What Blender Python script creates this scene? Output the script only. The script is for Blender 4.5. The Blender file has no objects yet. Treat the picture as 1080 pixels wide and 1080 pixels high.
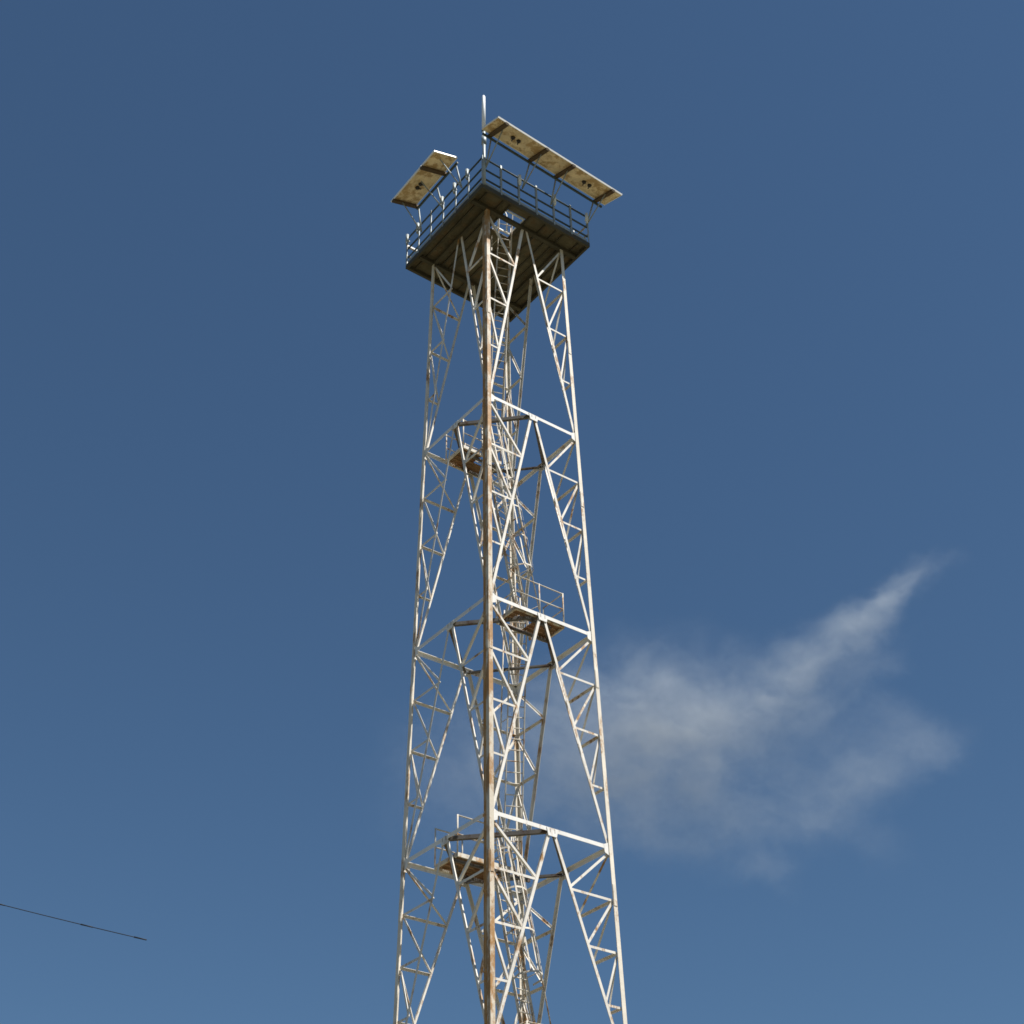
import bpy, bmesh, math, random
from mathutils import Vector, Matrix, Euler
random.seed(7)
S = bpy.context.scene
C = S.collection
R = math.radians

# ------------------------------------------------------------------ materials
def mat(name, base, rough=.6, metal=0.0, rust=None, rust_amt=.5, scale=6.0, var=.12, bump=.0, rust2=None):
    m = bpy.data.materials.new(name); m.use_nodes = True
    nt = m.node_tree; N = nt.nodes; L = nt.links
    b = N['Principled BSDF']; b.inputs['Roughness'].default_value = rough; b.inputs['Metallic'].default_value = metal
    geo = N.new('ShaderNodeNewGeometry')
    n1 = N.new('ShaderNodeTexNoise'); n1.inputs['Scale'].default_value = scale*.35; n1.inputs['Detail'].default_value = 6; n1.inputs['Roughness'].default_value = .65
    L.new(geo.outputs['Position'], n1.inputs['Vector'])
    mr = N.new('ShaderNodeMapRange'); mr.inputs['From Min'].default_value = .3; mr.inputs['From Max'].default_value = .7
    mr.inputs['To Min'].default_value = 1-var; mr.inputs['To Max'].default_value = 1+var
    L.new(n1.outputs['Fac'], mr.inputs['Value'])
    vm = N.new('ShaderNodeVectorMath'); vm.operation = 'SCALE'; vm.inputs[0].default_value = base
    L.new(mr.outputs['Result'], vm.inputs['Scale'])
    col = vm.outputs['Vector']
    if rust:
        mp = N.new('ShaderNodeMapping'); mp.inputs['Scale'].default_value = (1, 1, .45)
        L.new(geo.outputs['Position'], mp.inputs['Vector'])
        n2 = N.new('ShaderNodeTexNoise'); n2.inputs['Scale'].default_value = scale*.55; n2.inputs['Detail'].default_value = 9; n2.inputs['Roughness'].default_value = .72
        L.new(mp.outputs['Vector'], n2.inputs['Vector'])
        r = N.new('ShaderNodeMapRange'); r.interpolation_type = 'SMOOTHSTEP'
        t = .64 - .28*rust_amt
        r.inputs['From Min'].default_value = t; r.inputs['From Max'].default_value = t+.12
        L.new(n2.outputs['Fac'], r.inputs['Value'])
        n3 = N.new('ShaderNodeTexNoise'); n3.inputs['Scale'].default_value = scale*2; n3.inputs['Detail'].default_value = 5
        L.new(geo.outputs['Position'], n3.inputs['Vector'])
        rc = N.new('ShaderNodeMix'); rc.data_type = 'RGBA'
        rc.inputs['A'].default_value = (*rust, 1); rc.inputs['B'].default_value = (*(rust2 or tuple(c*.45 for c in rust)), 1)
        L.new(n3.outputs['Fac'], rc.inputs['Factor'])
        mx = N.new('ShaderNodeMix'); mx.data_type = 'RGBA'
        L.new(r.outputs['Result'], mx.inputs['Factor']); L.new(col, mx.inputs['A']); L.new(rc.outputs['Result'], mx.inputs['B'])
        col = mx.outputs['Result']
    L.new(col, b.inputs['Base Color'])
    if bump:
        n4 = N.new('ShaderNodeTexNoise'); n4.inputs['Scale'].default_value = scale*4; n4.inputs['Detail'].default_value = 4
        L.new(geo.outputs['Position'], n4.inputs['Vector'])
        bp = N.new('ShaderNodeBump'); bp.inputs['Strength'].default_value = bump; bp.inputs['Distance'].default_value = .02
        L.new(n4.outputs['Fac'], bp.inputs['Height']); L.new(bp.outputs['Normal'], b.inputs['Normal'])
    return m

RUST = (.46, .25, .085); RUSTD = (.09, .045, .022)
M_leg = mat('weathered_leg_paint', (.58, .52, .42), .6, 0, RUST, .74, 3.5, .15, .2)
M_leg2 = mat('weathered_outer_leg_paint', (.66, .61, .52), .6, 0, RUST, .42, 3.5, .15, .2)
M_girt = mat('weathered_white_paint', (.72, .71, .68), .55, 0, RUST, .22, 4, .12, .2)
M_brace = mat('weathered_cream_paint', (.66, .63, .57), .58, 0, RUST, .42, 4.5, .15, .2)
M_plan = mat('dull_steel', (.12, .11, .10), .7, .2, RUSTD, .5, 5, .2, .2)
M_pipe = mat('rusty_conduit', (.46, .33, .19), .75, 0, (.58, .30, .09), .8, 3, .2, .2)
M_lad = mat('ladder_paint', (.58, .54, .46), .6, 0, RUST, .5, 7, .2, .2)
M_grat = mat('rusty_grating', (.22, .13, .055), .8, 0, (.30, .13, .035), .6, 5, .25, .3)
M_wood = mat('dark_weathered_planks', (.10, .088, .055), .9, 0, (.17, .12, .065), .5, 5, .45, .4)
M_beam = mat('dark_frame_beam', (.055, .05, .032), .8, 0, (.10, .06, .03), .4, 4, .3, .3)
M_rail = mat('dark_green_rail', (.045, .07, .08), .6, 0, (.06, .05, .04), .3, 6, .2)
M_post = mat('grey_galvanised', (.30, .34, .35), .55, .3, RUST, .25, 6, .15)
M_pale = mat('pale_enamel', (.78, .80, .76), .4, 0, None, 0, 6, .06)
M_white = mat('white_fibreglass', (.82, .85, .88), .35, 0, None, 0, 6, .03)
M_back = mat('yellowed_backsheet', (.84, .69, .44), .6, 0, (.60, .42, .20), .62, 5, .25, .1, (.42, .27, .11))
M_cell = mat('solar_cells', (.012, .016, .04), .12, 0, None, 0, 6, .1)
M_alu = mat('aluminium_frame', (.85, .84, .80), .4, .15, None, 0, 6, .05)
M_brk = mat('brown_bracket', (.09, .06, .03), .8, .1, (.14, .07, .025), .5, 6, .2)
M_black = mat('black_plastic', (.015, .013, .012), .5, 0, None, 0, 6, .1)
M_wire = mat('dark_cable_sheath', (.02, .025, .035), .7, 0, None, 0, 6, .2)
M_conc = mat('footing_concrete', (.36, .34, .31), .9, 0, None, 0, 3, .2, .4)
M_bark = mat('creosoted_pole_wood', (.10, .07, .045), .9, 0, None, 0, 8, .3, .4)
M_ground = mat('dry_grassland', (.145, .125, .07), .95, 0, (.085, .10, .04), .5, .35, .3, .3, (.12, .115, .055))

# ------------------------------------------------------------------ helpers
def tag(o, label=None, cat=None, group=None, kind=None):
    if label: o['label'] = label
    if cat: o['category'] = cat
    if group: o['group'] = group
    if kind: o['kind'] = kind
    return o
def empty(name, loc=(0, 0, 0), rz=0, parent=None):
    o = bpy.data.objects.new(name, None); C.objects.link(o); o.location = loc; o.rotation_euler = (0, 0, rz); o.parent = parent
    o.empty_display_size = .3
    return o
class MB:
    def __init__(s): s.bm = bmesh.new()
    def loft(s, prof, A, B, u, v):
        """sweep a closed 2D profile (in axes u, v) from A to B"""
        A, B = Vector(A), Vector(B)
        a = [s.bm.verts.new(A + u*x + v*y) for x, y in prof]
        b = [s.bm.verts.new(B + u*x + v*y) for x, y in prof]
        n = len(prof)
        for i in range(n): s.bm.faces.new((a[i], a[(i+1) % n], b[(i+1) % n], b[i]))
        s.bm.faces.new(a[::-1]); s.bm.faces.new(b)
        return s
    def angle(s, A, B, n, w=.1, t=.012, flip=1, off=0., w2=None):
        """L-section bar: one flange in the plane whose normal is n, the other turned inwards"""
        A, B, n = Vector(A), Vector(B), Vector(n)
        d = (B-A).normalized(); n = (n - d*n.dot(d)).normalized(); p = d.cross(n)*flip
        w2 = w2 or w
        A = A - n*off; B = B - n*off
        prof = [(-w/2, 0), (w/2, 0), (w/2, -t), (-w/2+t, -t), (-w/2+t, -w2), (-w/2, -w2)]
        return s.loft(prof, A, B, p, n)
    def leg(s, A, B, w, t, p, q):
        prof = [(0, 0), (w, 0), (w, t), (t, t), (t, w), (0, w)]
        return s.loft(prof, A, B, Vector(p), Vector(q))
    def bar(s, A, B, w, h, up=(0, 0, 1)):
        A, B = Vector(A), Vector(B); d = (B-A).normalized(); up = Vector(up)
        u = d.cross(up)
        if u.length < 1e-3: u = Vector((1, 0, 0))
        u.normalize(); v = u.cross(d).normalized()
        return s.loft([(-w/2, -h/2), (w/2, -h/2), (w/2, h/2), (-w/2, h/2)], A, B, u, v)
    def tube(s, A, B, r, r2=None, n=8):
        A, B = Vector(A), Vector(B); d = (B-A).normalized(); r2 = r if r2 is None else r2
        u = d.orthogonal().normalized(); v = d.cross(u)
        a = [s.bm.verts.new(A + (u*math.cos(k*2*math.pi/n)+v*math.sin(k*2*math.pi/n))*r) for k in range(n)]
        b = [s.bm.verts.new(B + (u*math.cos(k*2*math.pi/n)+v*math.sin(k*2*math.pi/n))*r2) for k in range(n)]
        for i in range(n):
            f = s.bm.faces.new((a[i], a[(i+1) % n], b[(i+1) % n], b[i])); f.smooth = True
        s.bm.faces.new(a[::-1]); s.bm.faces.new(b)
        return s
    def path(s, pts, rs, n=8):
        """continuous tapered tube through points"""
        rings = []
        pts = [Vector(p) for p in pts]
        ref = None
        for i, p in enumerate(pts):
            d = (pts[min(i+1, len(pts)-1)] - pts[max(i-1, 0)]).normalized()
            if ref is None: ref = d.orthogonal().normalized()
            u = (ref - d*ref.dot(d)).normalized(); ref = u; v = d.cross(u)
            r = rs[i] if isinstance(rs, (list, tuple)) else rs
            rings.append([s.bm.verts.new(p + (u*math.cos(k*2*math.pi/n)+v*math.sin(k*2*math.pi/n))*r) for k in range(n)])
        for a, b in zip(rings, rings[1:]):
            for i in range(n):
                f = s.bm.faces.new((a[i], a[(i+1) % n], b[(i+1) % n], b[i])); f.smooth = True
        s.bm.faces.new(rings[0][::-1]); s.bm.faces.new(rings[-1])
        return s
    def box(s, lo, hi):
        return s.loft([(lo[0], lo[1]), (hi[0], lo[1]), (hi[0], hi[1]), (lo[0], hi[1])], (0, 0, lo[2]), (0, 0, hi[2]), Vector((1, 0, 0)), Vector((0, 1, 0)))
    def build(s, name, m, parent=None, mats=None):
        me = bpy.data.meshes.new(name)
        bmesh.ops.recalc_face_normals(s.bm, faces=s.bm.faces)
        s.bm.to_mesh(me); s.bm.free()
        me.materials.append(m)
        o = bpy.data.objects.new(name, me); C.objects.link(o); o.parent = parent
        return o
def V(*a): return Vector(a)

# ------------------------------------------------------------------ tower geometry (local frame: x = r, y = l)
R1, TAP, Z0, Z1, Z2, Z3 = 2.4202, .020712, 38.31, 30.095, 22.967, 16.722
LEV = [Z0, Z1, Z2, Z3, 11.3, 5.7, .55]
def hs(z): return (R1 + TAP*(Z1-z))/math.sqrt(2)
TOW_RZ = math.atan2(.60099552, .79925239)
CORN = [(-1, -1), (1, -1), (1, 1), (-1, 1)]          # near, right, back, left
FN = [V(0, -1, 0), V(1, 0, 0), V(0, 1, 0), V(-1, 0, 0)]   # face normals: corner i -> i+1
def P(i, z):
    h = hs(z); return V(CORN[i % 4][0]*h, CORN[i % 4][1]*h, z)

tower = empty('lattice_tower', (0, 0, 0), TOW_RZ)
tag(tower, 'tall four-legged white and rust steel lattice tower with ladders, landings and a lookout deck', 'tower')

# legs
for i in range(4):
    sx, sy = CORN[i]
    A, B = P(i, .3), P(i, Z0-.02)
    w_ = .13 if i == 0 else .12
    b = MB(); b.leg(A, B, w_, .018, (-sx, 0, 0), (0, -sy, 0))
    # splice plates and bolt heads on the two flanges
    z = 3.0
    while z < Z0-1:
        c0, c1 = P(i, z), P(i, z+.55)
        b.loft([(.015, -.014), (w_-.01, -.014), (w_-.01, -.002), (.015, -.002)], c0, c1, V(-sx, 0, 0), V(0, -sy, 0))
        b.loft([(-.014, .015), (-.002, .015), (-.002, w_-.01), (-.014, w_-.01)], c0, c1, V(-sx, 0, 0), V(0, -sy, 0))
        z += 6.1
    leg = b.build('leg', M_leg if i == 0 else M_leg2, tower)
    f = MB(); c = P(i, 0)
    f.loft([(-.55, -.55), (.55, -.55), (.55, .55), (-.55, .55)], c+V(-sx*.1, -sy*.1, -.3), c+V(-sx*.1, -sy*.1, .26), V(1, 0, 0), V(0, 1, 0))
    f.loft([(-.26, -.26), (.26, -.26), (.26, .26), (-.26, .26)], c+V(-sx*.1, -sy*.1, .258), c+V(-sx*.1, -sy*.1, .30), V(1, 0, 0), V(0, 1, 0))
    f.build('footing', M_conc, leg)

# conduits strapped beside the near leg
b = MB()
for dy, r in ((.185, .030), (.25, .020)):
    pts = []
    for k in range(24):
        z = .2 + (Z0-.4)*k/23
        c = P(0, z); pts.append(c + V(.03, dy+.008*math.sin(k*1.7), 0))
    b.path(pts, r, 8)
z = 1.5
while z < Z0-1:
    c = P(0, z); b.bar(c+V(.02, .12, 0), c+V(.02, .28, 0), .03, .05); z += 1.9
b.build('conduit', M_pipe, tower)

far_h, far_d = MB(), MB()
for k in range(len(LEV)):
    zt = LEV[k]
    last = k == len(LEV)-1
    for i in range(4):
        n = FN[i]; A, B = P(i, zt), P(i+1, zt); d = (B-A).normalized()
        mid = (A+B)/2
        if not last and k > 0:
            b = MB(); b.angle(A+d*.03, B-d*.03, n, .105, .012, 1, .024, .085)
            # gusset plate at the apex of the braces
            up = V(0, 0, 1)
            b.loft([(-.13, -.17), (.13, -.17), (.18, .04), (-.18, .04)], mid-n*.022, mid-n*.008, d, up)
            for e, sgn in ((A, 1), (B, -1)):
                c = e + d*sgn*.10
                b.loft([(-.07*sgn, -.26), (.15*sgn, -.16), (.17*sgn, .05), (-.07*sgn, .16)][::sgn], c-n*.0238, c-n*.0195, d, up)
            b.build('girt', M_girt, tower)
        if last: continue
        zb = LEV[k+1]
        fa, fb = P(i, zb), P(i+1, zb)
        for s, (leg_i, foot) in enumerate(((i, fa), (i+1, fb))):
            sg = 1 if s else -1
            apex = mid + d*(.07*sg) + V(0, 0, -.06 if k else .02)
            foot2 = foot - d*sg*.12 + V(0, 0, .10)
            b = MB(); b.angle(apex, foot2, n, .080, .010, sg, .040, .035 if i == 3 else .07)
            b.build('main_brace', M_brace, tower)
            for q in (1, 2, 3):
                za = zt + (zb-zt)*q/4; zp = zt + (zb-zt)*(q-1)/4
                t = (zt-za)/(zt-zb)
                br = apex.lerp(foot2, t)
                lg = P(leg_i, br.z) - d*sg*.10
                lp = P(leg_i, zp - (.14 if q == 1 else .05)) - d*sg*.10
                wd = .062 if q < 3 else .056
                if k < 4:
                    h = MB(); h.angle(lg, br, n, wd, .010, -sg, .054); h.build('horizontal_strut', M_brace, tower)
                    g = MB(); g.angle(lp, br+V(0, 0, .06), n, wd, .010, sg, .066); g.build('diagonal_strut', M_brace, tower)
                else:
                    far_h.angle(lg, br, n, wd, .010, -sg, .054); far_d.angle(lp, br+V(0, 0, .06), n, wd, .010, sg, .066)
    # horizontal plan bracing, middle of face to middle of face
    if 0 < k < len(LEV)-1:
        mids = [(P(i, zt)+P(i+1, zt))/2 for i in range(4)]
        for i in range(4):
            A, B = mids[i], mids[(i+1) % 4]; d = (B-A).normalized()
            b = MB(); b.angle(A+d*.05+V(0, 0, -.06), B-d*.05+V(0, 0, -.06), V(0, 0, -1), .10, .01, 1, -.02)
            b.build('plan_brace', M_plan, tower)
tag(far_h.build('horizontal_strut', M_brace, tower), kind='stuff')
tag(far_d.build('diagonal_strut', M_brace, tower), kind='stuff')

# ------------------------------------------------------------------ landings and ladders
def landing(z, x0, x1, y0, y1, gap_side, hole):
    L = empty('landing', (0, 0, 0), 0, tower)
    b = MB(); w = .11
    # channel frame
    for A, B in ((V(x0, y0, z), V(x1, y0, z)), (V(x0, y1, z), V(x1, y1, z))):
        b.bar(A, B, .05, w)
    for A, B in ((V(x0, y0+.03, z), V(x0, y1-.03, z)), (V(x1, y0+.03, z), V(x1, y1-.03, z))):
        b.bar(A, B, .05, w-.006)
    # long carriers to the tower faces
    h = hs(z)
    b.build('frame', M_lad, L)
    b = MB()                                     # two carriers hung between the plan braces
    for yy in (y0+.15, y1-.12):
        e = max(h-abs(yy)-.03, .45)
        b.bar(V(-e, yy, z-.095), V(e, yy, z-.095), .07, .07)
    b.build('carrier', M_plan, L)
    g = MB()                                     # grating bars
    n = int((x1-x0-.06)/.055)
    for k in range(n):
        x = x0+.05+(x1-x0-.1)*k/(n-1)
        ya, yb = y0+.027, y1-.027
        if hole[0] < x < hole[1]:
            if hole[2] - ya > .06: g.bar(V(x, ya, z+.02), V(x, hole[2], z+.02), .036, .035)
            if yb - hole[3] > .06: g.bar(V(x, hole[3], z+.02), V(x, yb, z+.02), .036, .035)
        else: g.bar(V(x, ya, z+.02), V(x, yb, z+.02), .036, .035)
    for k in range(5):
        y = y0+.1+(y1-y0-.2)*k/4
        for xa, xb in ((x0+.03, min(hole[0], x1)), (max(hole[1], x0), x1-.03)):
            if xb-xa > .1: g.bar(V(xa, y, z-.012), V(xb, y, z-.012), .03, .024)
    g.build('grating', M_grat, L)
    # railing
    pts = [V(x0, y0, z), V(x0, y1, z), V(x1, y1, z), V(x1, y0, z)]
    sides = [(pts[0], pts[1]), (pts[1], pts[2]), (pts[2], pts[3]), (pts[3], pts[0])]
    seen = []
    for si, (A, B) in enumerate(sides):
        ln = (B-A).length; m = max(1, round(ln/.75))
        for q in range(m):
            p = A.lerp(B, q/m)
            MB().tube(p+V(0, 0, .04), p+V(0, 0, 1.08), .022, None, 6).build('post', M_lad, L)
        if si != gap_side:
            for hz in (.55, 1.06):
                MB().tube(A+V(0, 0, hz), B+V(0, 0, hz), .020, None, 6).build('rail', M_lad, L)
    return L
# landings alternate between the back-left half and the near-right half of the shaft
landing(Z1-.15, -.98, .45, .56, 1.48, 0, (-.25, .30, .58, 1.05))
landing(Z2-.02, -.85, .80, -1.72, -.85, 1, (-.62, -.05, -1.45, -.88))
landing(Z3-.06, -1.15, .55, .50, 1.50, 0, (-.10, .45, .52, 1.05))
landing(LEV[4]-.40, -.85, .70, -1.8, -.9, 1, (-.62, -.05, -1.45, -.93))
landing(LEV[5]-.02, -1.35, .55, .55, 1.7, 0, (-.10, .45, .57, 1.05))

def ladder(A, B, w=.46, cage=True):
    """steep ladder from A (bottom) to B (top) with stringers, rungs, handrails and a cage"""
    L = empty('ladder', (0, 0, 0), 0, tower)
    d = (B-A).normalized(); side = d.cross(V(0, 0, 1)); side.normalize(); out = side.cross(d).normalized()
    if out.y*(B-A).y > 0: out = -out
    for s in (-1, 1):
        b = MB(); b.bar(A+side*s*w/2, B+side*s*w/2+d*.9, .022, .085, out); b.build('stringer', M_lad, L)
        h = MB(); h.tube(A+side*s*(w/2+.09)+out*.42+d*.9, B+side*s*(w/2+.09)+out*.42+d*.7, .020, None, 6)
        k = 1.0
        while k < (B-A).length: 
            h.tube(A+side*s*w/2+d*k, A+side*s*(w/2+.09)+out*.42+d*k, .012, None, 5); k += 1.4
        h.build('handrail', M_lad, L)
    r = MB(); k = .25
    while k < (B-A).length+.7:
        r.tube(A+side*(-w/2)+d*k, A+side*w/2+d*k, .015, None, 6); k += .30
    r.build('rungs', M_lad, L)
    if not cage: return L
    g = MB(); k = 2.2; rad = .37
    ang = [R(a) for a in (-28, 15, 60, 90, 120, 165, 208)]
    ring = lambda k: [A+d*k+out*.27+side*rad*math.cos(a)+out*rad*math.sin(a) for a in ang]
    while k < (B-A).length+.6:
        q = ring(k)
        for a, c in zip(q, q[1:]): g.bar(a, c, .008, .05, d)
        k += 1.15
    q0, q1 = ring(2.2), ring((B-A).length+.5)
    for a, c in list(zip(q0, q1))[1:-1]: g.bar(a, c, .035, .007, (a-(A+d*2.2+out*.27)).normalized())
    g.build('cage', M_lad, L)
    return L
hx1, hx2, hx3 = .02, -.33, .18
ladder(V(-.0, .30, Z1+.03), V(-.45, -1.05, Z0-.1), cage=False)
ladder(V(.30, -.62, Z2+.03), V(hx1, .52, Z1))
ladder(V(.42, .30, Z3+.03), V(-.10, -.84, Z2), cage=False)
ladder(V(.30, -.62, LEV[4]+.03), V(hx3, .54, Z3))
ladder(V(.42, .30, LEV[5]+.03), V(-.10, -.88, LEV[4]))
ladder(V(.2, -.7, .05), V(hx3, .56, LEV[5]))

# ------------------------------------------------------------------ platform
plat = empty('platform', (0, 0, 0), 0, tower)
W = 2.2
HX0, HX1, HY0, HY1 = -.92, -.16, -1.74, -.94
for (A, B) in ((V(-W, -W, Z0+.09), V(W, -W, Z0+.09)), (V(-W, W, Z0+.09), V(W, W, Z0+.09))):
    MB().bar(A-V(.04, 0, 0), B+V(.04, 0, 0), .09, .19).build('edge_beam', M_beam, plat)
for (A, B) in ((V(-W, -W+.047, Z0+.09), V(-W, W-.047, Z0+.09)), (V(W, -W+.047, Z0+.09), V(W, W-.047, Z0+.09))):
    MB().bar(A, B, .08, .186).build('edge_beam', M_beam, plat)
h0 = hs(Z0)
for y in (-h0+.05, h0-.05): MB().bar(V(-W+.06, y, Z0+.045), V(W-.06, y, Z0+.045), .13, .13).build('bearer', M_beam, plat)
for x in (-h0+.05, h0-.05): MB().bar(V(x, -h0+.13, Z0+.05), V(x, h0-.13, Z0+.05), .12, .11).build('bearer', M_beam, plat)
for x in (-1.9, -1.25, HX0-.04, HX1+.04, .5, .95, 1.25, 1.9):
    MB().bar(V(x, -W+.06, Z0+.135), V(x, W-.06, Z0+.135), .05, .05).build('joist', M_beam, plat)
b = MB(); y = -W+.05; k = 0
while y < W-.1:
    w = .165+random.uniform(-.01, .01); jz = random.uniform(-.003, .003)
    segs = [(-W+.045, W-.045)]
    if y+w > HY0 and y < HY1: segs = [(-W+.045, HX0), (HX1, W-.045)]
    for xa, xb in segs: b.box((xa, y, Z0+.165+jz), (xb, min(y+w, W-.045), Z0+.20+jz))
    y += w+random.choice((.003, .003, .004, .006))
b.build('deck', M_wood, plat)
# hatch frame and grab bar
b = MB()
for A, B in ((V(HX0, HY0, Z0+.22), V(HX1, HY0, Z0+.22)), (V(HX0, HY1, Z0+.22), V(HX1, HY1, Z0+.22))): b.bar(A, B, .05, .05)
for A, B in ((V(HX0, HY0, Z0+.223), V(HX0, HY1, Z0+.223)), (V(HX1, HY0, Z0+.223), V(HX1, HY1, Z0+.223))): b.bar(A, B, .05, .045)
b.build('hatch_frame', M_pale, plat)
b = MB(); b.path([V(-.70, -1.02, Z0+.2), V(-.70, -1.02, Z0+1.0), V(-.60, -1.02, Z0+1.12), V(-.42, -1.02, Z0+1.12), V(-.34, -1.02, Z0+1.0), V(-.34, -1.02, Z0+.2)], .028)
b.build('grab_bar', M_pale, plat)
# railing
cor = [V(-W, -W, Z0), V(W, -W, Z0), V(W, W, Z0), V(-W, W, Z0)]
for i in range(4):
    A, B = cor[i], cor[(i+1) % 4]; d = (B-A).normalized(); n = FN[i]
    near = i in (0, 3)
    for q in range(6):
        p = A.lerp(B, q/6) - n*.0
        hh = 1.56
        m = MB(); m.angle(p+V(0, 0, .12)+n*.052, p+V(0, 0, hh)+n*.052, n, .062, .008, 1, 0); m.build('post', M_post, plat)
    for hz in ((.60, 1.05) if not near else (.50, .96, 1.50)):
        m = MB(); m.tube(A+V(0, 0, hz), B+V(0, 0, hz), .033, None, 8); m.build('rail', M_rail if near else M_lad, plat)  # near rails darker than back ones, the array's shade put into their colour
for i in (0, 3):
    A, B = cor[i], cor[(i+1) % 4]; n = FN[i]
    d = (B-A).normalized()
    MB().bar(A+d*.06+V(0, 0, .27)+n*.02, B-d*.06+V(0, 0, .27)+n*.02, .014, .11).build('toe_board', M_post, plat)
# sleeves added on the near-side posts, coloured to stand for sunlit stretches
for i, qs in ((0, (1/3, 2/3, .985)), (3, (1/6, .5, 2/3, 5/6, .02))):
    A, B = cor[i], cor[(i+1) % 4]; n = FN[i]
    for q in qs:
        p = A.lerp(B, q) + n*.10
        m = MB(); m.tube(p+V(0, 0, 1.12), p+V(0, 0, 1.52), .055, None, 10); m.tube(p+V(0, 0, 1.04), p+V(0, 0, 1.12), .035, .055, 10); m.bar(p+V(0, 0, 1.25)-n*.09, p+V(0, 0, 1.25), .05, .05)
        m.build('lit_post_sleeve', M_pale if i == 0 else M_post, plat)
# pale strips added at the left corner, standing for sunlit rail ends
for hz in (.34, 1.18):
    MB().bar(V(-W+.0, W+.05, Z0+hz), V(-W+.62, W+.05, Z0+hz), .02, .07).build('lit_rail_end', M_pale, plat)

# ------------------------------------------------------------------ solar arrays
def array(name, label, o, ex, ey, ln, wd, mods, bars, posts):
    """o = outer corner in tower frame, ex = along, ey = inwards (tilted); local frame x along, y inwards, z up"""
    ez = ex.cross(ey).normalized()
    rot = Matrix((ex, ey, ez)).transposed().to_4x4()
    tow = Matrix.Rotation(TOW_RZ, 4, 'Z')
    root = bpy.data.objects.new(name, None); C.objects.link(root); root.empty_display_size = .3
    root.matrix_world = tow @ Matrix.Translation(o) @ rot
    tag(root, label, 'solar panels', 'solar arrays mounted outside the deck railing')
    gap = .012; ed = [0]+list(mods)+[ln]
    for k in range(len(ed)-1):
        x0, x1 = ed[k]+gap/2, ed[k+1]-gap/2
        m = MB()
        t = .06
        for A, B in ((V(x0, .0125, t/2), V(x1, .0125, t/2)), (V(x0, wd-.0125, t/2), V(x1, wd-.0125, t/2))): m.bar(A, B, .025, t)
        for A, B in ((V(x0+.0125, .025, t/2), V(x0+.0125, wd-.025, t/2)), (V(x1-.0125, .025, t/2), V(x1-.0125, wd-.025, t/2))): m.bar(A, B, .025, t-.004)
        fr = m.build('module', M_alu, root)
        c = MB(); c.box((x0+.025, .025, .034), (x1-.025, wd-.025, .041)); c.build('cell_face', M_cell, fr)
        c = MB(); c.box((x0+.025, .025, .026), (x1-.025, wd-.025, .033)); c.build('backsheet', M_back, fr)
        for xj in bars['jb'][k]:
            j = MB(); j.tube((xj, wd*.5, .0255), (xj, wd*.5, -.03), .078, .066, 12); j.tube((xj, wd*.5, -.02), (xj+.04, wd*.62, -.05), .02)
            j.build('junction_box', M_black, fr)
    for xb in bars['cross']:
        MB().bar(V(xb, -.02, -.035), V(xb, wd+.10, -.035), .13, .08).build('cross_bar', M_brk, root)
    # purlin along the inner edge
    MB().bar(V(.1, wd+.03, -.105), V(ln-.1, wd+.03, -.105), .05, .07).build('purlin', M_rail, root)
    inv = root.matrix_world.inverted()
    for (xb, foot) in posts:
        f = inv @ (tow @ foot)
        b = MB(); b.tube(f, V(xb, wd+.03, -.14), .028); b.tube(f+V(0, 0, 0), V(xb, wd*.35, -.07), .022); b.build('support_arm', M_post, root)
    return root
# right: outer long edge on the near-right side
a0 = V(-2.60, -3.62, Z0+1.80); a1 = V(2.78, -3.47, Z0+1.80)
ex = (a1-a0).normalized(); ey = V(0, math.cos(R(18)), math.sin(R(18))); ey = (ey-ex*ey.dot(ex)).normalized()
ln = (a1-a0).length
array('solar_array', 'long row of yellowed solar panels over the right side of the deck', a0, ex, ey, ln, .93, (2.08, 3.22),
      {'jb': [(.97, 1.21), (), (4.05, 4.29)], 'cross': (.38, 2.08, 3.22, 4.98)},
      [(.45, V(-2.1, -2.25, Z0+1.0)), (2.08, V(-.6, -2.25, Z0+1.0)), (3.22, V(.6, -2.25, Z0+1.0)), (4.9, V(2.15, -2.25, Z0+1.0))])
# left: outer long edge on the near-left side, x runs from the left end to the near end
b0 = V(-3.44, 1.42, Z0+1.80); b1 = V(-3.48, -1.28, Z0+1.80)
ex = (b1-b0).normalized(); ey = V(math.cos(R(18)), 0, math.sin(R(18))); ey = (ey-ex*ey.dot(ex)).normalized()
ln = (b1-b0).length
array('solar_array', 'short row of yellowed solar panels over the left side of the deck', b0, ex, ey, ln, .97, (1.9,),
      {'jb': [(.95, 1.15), ()], 'cross': (.14, 1.9)},
      [(.2, V(-2.25, 1.3, Z0+1.0)), (1.35, V(-2.25, 0, Z0+1.0)), (2.5, V(-2.25, -1.1, Z0+1.0))])

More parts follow.
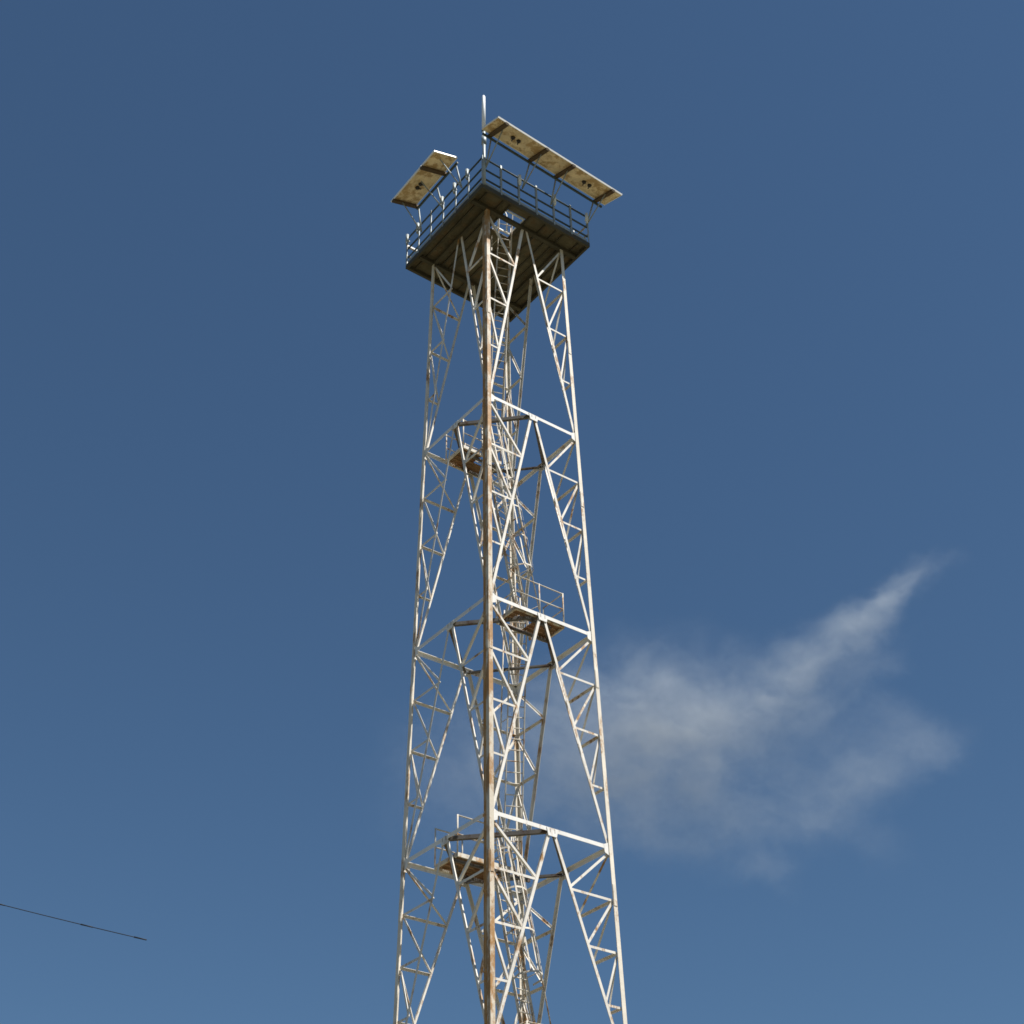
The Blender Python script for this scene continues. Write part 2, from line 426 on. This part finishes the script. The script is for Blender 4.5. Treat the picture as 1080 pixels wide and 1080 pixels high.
# ------------------------------------------------------------------ whip antenna at the near corner
towM = Matrix.Rotation(TOW_RZ, 4, 'Z')
ap = towM @ V(-2.16, -2.24, Z0+.1)
ant = empty('whip_antenna', ap, TOW_RZ)
tag(ant, 'slim white upright antenna on a grey mast at the near corner of the deck', 'antenna')
m = MB(); m.tube((0, 0, .05), (0, 0, 2.75), .055, None, 12); m.tube((0, 0, 2.05), (0, 0, 2.45), .085, None, 12); m.bar(V(.0, .02, .5), V(.06, .10, .5), .12, .06); m.bar(V(.0, .02, 1.2), V(.06, .10, 1.2), .12, .06)
m.build('mast', M_post, ant)
m = MB(); m.tube((0, 0, 2.7), (0, 0, 2.85), .075, None, 12); m.build('collar', M_rail, ant)
m = MB(); m.path([V(0, 0, 2.83), V(0, 0, 4.52), V(0, 0, 4.60)], [.068, .062, .03], 12); m.build('radome', M_white, ant)

# ------------------------------------------------------------------ camera
cam = bpy.data.cameras.new('camera'); co = bpy.data.objects.new('camera', cam); C.objects.link(co); S.camera = co
D, PI_, YA, RO, F = 34.88218, .6392516, .00936507, .0207293, 1547.41
co.location = (0, -D, 1.6)
cam.sensor_fit = 'HORIZONTAL'; cam.sensor_width = 36; cam.lens = F/1080*36
cam.clip_start = .1; cam.clip_end = 30000
fwd = V(math.sin(YA)*math.cos(PI_), math.cos(YA)*math.cos(PI_), math.sin(PI_))
rt = V(math.cos(YA), -math.sin(YA), 0); up = rt.cross(fwd)
cR, sR = math.cos(RO), math.sin(RO)
# roll: image rotated by RO (counter-clockwise) -> camera rotated clockwise
rt2 = rt*cR - up*sR; up2 = rt*sR + up*cR
co.matrix_world = Matrix.Translation(co.location) @ Matrix((rt2, up2, -fwd)).transposed().to_4x4()
def at(px, py, dist):
    return Vector(co.location) + (fwd*1 + rt2*((px-540)/F) + up2*((540-py)/F)).normalized()*dist

# ------------------------------------------------------------------ cable reaching in from the left
pA, pB = at(-230, 890, 30), at(149, 990, 24)
wire = empty('overhead_wire', pA)
tag(wire, 'thin dark wire reaching in from the left edge and ending in mid air', 'wire')
pts = []
for k in range(25):
    t = k/24; p = pA.lerp(pB, t); p.z -= .10*4*t*(1-t)*.5
    pts.append(p-pA)
MB().path(pts, [.0065]*24+[.006], 6).build('cable', M_wire, wire)
m = MB()
for t in (15.5, 20.9, 24):
    i = min(int(t), 23); a = pts[i].lerp(pts[i+1], t-i); d = (pts[i+1]-pts[i]).normalized()
    m.tube(a-d*.14, a+d*.10, .012, .010, 8)
m.build('cable_clip', M_wire, wire)
pole = empty('utility_pole', (pA.x-.18, pA.y, 0))
tag(pole, 'tall dark wooden utility pole with a crossarm, left of the tower', 'utility pole')
MB().path([V(0, 0, -.5), V(0, 0, pA.z*.5), V(0, 0, pA.z+.9)], [.17, .14, .10], 12).build('shaft', M_bark, pole)
MB().bar(V(0, -1.1, pA.z+.2), V(0, 1.1, pA.z+.2), .11, .12).build('crossarm', M_bark, pole)

# ------------------------------------------------------------------ ground
bm = bmesh.new()
ringr = [0, 8, 16, 30, 60, 120, 250, 500, 1000, 2500, 6000, 15000]; nseg = 72
prev = None
for r in ringr:
    if r == 0: cur = [bm.verts.new((0, 0, 0))]
    else:
        cur = []
        for k in range(nseg):
            a = k*2*math.pi/nseg; x, y = r*math.cos(a), r*math.sin(a)
            z = 0 if r < 50 else (math.sin(x*.004+1)*math.cos(y*.005)*min(r*.006, 10) - min(r*.006, 10))
            cur.append(bm.verts.new((x, y, z)))
    if prev:
        for k in range(nseg):
            if len(prev) == 1: bm.faces.new((prev[0], cur[k], cur[(k+1) % nseg]))
            else: bm.faces.new((prev[k], cur[k], cur[(k+1) % nseg], prev[(k+1) % nseg]))
    prev = cur
me = bpy.data.meshes.new('ground'); bm.to_mesh(me); bm.free(); me.materials.append(M_ground)
g = bpy.data.objects.new('ground', me); C.objects.link(g); tag(g, kind='structure')

# ------------------------------------------------------------------ cloud (a real volume, far beyond the tower)
DIST = 2400.
cc = at(760, 770, DIST); K = DIST/F                      # metres per photo pixel at the cloud
cloud = bpy.data.objects.new('cloud', None)
def cl(px, py): return V((px-760)*K, (770-py)*K, 0)
blobs = [  # px, py, half length, half width, angle deg (image, ccw), weight
    (595, 800, 165, 90, 8, .58), (690, 785, 130, 92, 5, .95), (765, 760, 105, 60, 18, .85), (670, 745, 105, 42, 4, .50),
    (845, 705, 95, 30, 36, .80), (893, 672, 80, 21, 40, .62), (934, 636, 58, 16, 44, .62), (954, 618, 44, 13, 38, .46), (972, 606, 26, 12, 22, .28), (895, 725, 75, 14, 42, .38),
    (840, 830, 110, 44, 10, .42), (920, 820, 100, 30, 30, .40), (965, 775, 30, 50, 60, .26), (915, 880, 45, 20, -35, .16),
    (805, 912, 30, 17, -20, .38), (740, 860, 130, 44, -6, .40), (880, 770, 60, 40, 20, .22)]
bmc = bmesh.new()
bmesh.ops.create_icosphere(bmc, subdivisions=4, radius=1.0)
hx, hy, hz = 430*K, 260*K, 95*K
for v in bmc.verts:
    v.co = V(v.co.x*hx, v.co.y*hy, v.co.z*hz)
mc = bpy.data.meshes.new('cloud'); bmc.to_mesh(mc); bmc.free()
cloud = bpy.data.objects.new('cloud', mc); C.objects.link(cloud)
cloud.matrix_world = Matrix.Translation(cc) @ Matrix((rt2, up2, -fwd)).transposed().to_4x4()
tag(cloud, 'thin wispy grey-white cloud with a curling upper tail, right of the tower', 'cloud')
mv = bpy.data.materials.new('cloud_vapour'); mv.use_nodes = True
nt = mv.node_tree; N = nt.nodes; L = nt.links
for n in list(N): N.remove(n)
out = N.new('ShaderNodeOutputMaterial'); pv = N.new('ShaderNodeVolumePrincipled'); L.new(pv.outputs[0], out.inputs['Volume'])
pv.inputs['Color'].default_value = (.86, .94, 1.0, 1); pv.inputs['Anisotropy'].default_value = 0.0
tc = N.new('ShaderNodeTexCoord')
wn = N.new('ShaderNodeTexNoise'); wn.inputs['Scale'].default_value = 1/(95*K); wn.inputs['Detail'].default_value = 8; wn.inputs['Roughness'].default_value = .66
L.new(tc.outputs['Object'], wn.inputs['Vector'])
sub = N.new('ShaderNodeVectorMath'); sub.operation = 'SUBTRACT'; sub.inputs[1].default_value = (.5, .5, .5); L.new(wn.outputs['Color'], sub.inputs[0])
sc = N.new('ShaderNodeVectorMath'); sc.operation = 'SCALE'; sc.inputs['Scale'].default_value = 120*K; L.new(sub.outputs[0], sc.inputs[0])
add = N.new('ShaderNodeVectorMath'); add.operation = 'ADD'; L.new(tc.outputs['Object'], add.inputs[0]); L.new(sc.outputs[0], add.inputs[1])
acc = None
for (px, py, a, b_, ang, wgt) in blobs:
    mp = N.new('ShaderNodeMapping'); mp.vector_type = 'TEXTURE'
    mp.inputs['Location'].default_value = cl(px, py); mp.inputs['Rotation'].default_value = (0, 0, R(ang)); mp.inputs['Scale'].default_value = (a*K*1.25, b_*K*1.3, 62*K)
    L.new(add.outputs[0], mp.inputs['Vector'])
    le = N.new('ShaderNodeVectorMath'); le.operation = 'LENGTH'; L.new(mp.outputs[0], le.inputs[0])
    mr = N.new('ShaderNodeMapRange'); mr.interpolation_type = 'SMOOTHSTEP'
    mr.inputs['From Min'].default_value = .05; mr.inputs['From Max'].default_value = 1.15; mr.inputs['To Min'].default_value = wgt; mr.inputs['To Max'].default_value = 0
    L.new(le.outputs['Value'], mr.inputs['Value'])
    if acc is None: acc = mr.outputs[0]
    else:
        ad = N.new('ShaderNodeMath'); ad.operation = 'ADD'; L.new(acc, ad.inputs[0]); L.new(mr.outputs[0], ad.inputs[1]); acc = ad.outputs[0]
mp = N.new('ShaderNodeMapping'); mp.inputs['Rotation'].default_value = (0, 0, R(-30)); mp.inputs['Scale'].default_value = (.55, 1.25, .8); L.new(add.outputs[0], mp.inputs['Vector'])
fn = N.new('ShaderNodeTexNoise'); fn.inputs['Scale'].default_value = 1/(38*K); fn.inputs['Detail'].default_value = 8; fn.inputs['Roughness'].default_value = .70; L.new(mp.outputs[0], fn.inputs['Vector'])
fr = N.new('ShaderNodeMapRange'); fr.interpolation_type = 'SMOOTHSTEP'; fr.inputs['From Min'].default_value = .34; fr.inputs['From Max'].default_value = .70; fr.inputs['To Min'].default_value = .20; fr.inputs['To Max'].default_value = 1.5
L.new(fn.outputs['Fac'], fr.inputs['Value'])
mu = N.new('ShaderNodeMath'); mu.operation = 'MULTIPLY'; L.new(acc, mu.inputs[0]); L.new(fr.outputs[0], mu.inputs[1])
mu2 = N.new('ShaderNodeMath'); mu2.operation = 'MULTIPLY'; mu2.inputs[1].default_value = .0044; L.new(mu.outputs[0], mu2.inputs[0])
L.new(mu2.outputs[0], pv.inputs['Density'])
mc.materials.append(mv)
try: mv.cycles.volume_step_rate = 1.0
except Exception: pass
S.cycles.volume_step_rate = 1.0

# ------------------------------------------------------------------ light
SUN_AZ = math.atan2(.86, -.51)      # compass-like angle from +Y towards +X
SUN_EL = R(57)
w = bpy.data.worlds.new('World'); S.world = w; w.use_nodes = True
wn_ = w.node_tree; bg = wn_.nodes['Background']
sky = wn_.nodes.new('ShaderNodeTexSky'); sky.sky_type = 'NISHITA'; sky.sun_disc = False
sky.sun_elevation = SUN_EL; sky.sun_rotation = SUN_AZ; sky.altitude = 0
sky.air_density = 1.0; sky.dust_density = 0; sky.ozone_density = 6.0
gm = wn_.nodes.new('ShaderNodeGamma'); gm.inputs['Gamma'].default_value = .8
tn = wn_.nodes.new('ShaderNodeVectorMath'); tn.operation = 'MULTIPLY'; tn.inputs[1].default_value = (.748, .948, 1.068)
wn_.links.new(sky.outputs[0], gm.inputs['Color']); wn_.links.new(gm.outputs[0], tn.inputs[0]); wn_.links.new(tn.outputs[0], bg.inputs['Color'])
bg.inputs['Strength'].default_value = .068
sl = bpy.data.lights.new('sun', 'SUN'); so = bpy.data.objects.new('sun', sl); C.objects.link(so)
sl.energy = 5.0; sl.angle = R(.5); sl.color = (1, .95, .88)
sd = V(math.sin(SUN_AZ)*math.cos(SUN_EL), math.cos(SUN_AZ)*math.cos(SUN_EL), math.sin(SUN_EL))
so.rotation_euler = (-sd).to_track_quat('-Z', 'Y').to_euler()
so.location = (20, -20, 60)

S.render.engine = 'CYCLES'
S.cycles.pixel_filter_type = 'BLACKMAN_HARRIS'; S.cycles.filter_width = 1.6
S.render.resolution_x = S.render.resolution_y = 1024
S.view_settings.view_transform = 'Standard'; S.view_settings.look = 'None'; S.view_settings.exposure = .45; S.view_settings.gamma = 1
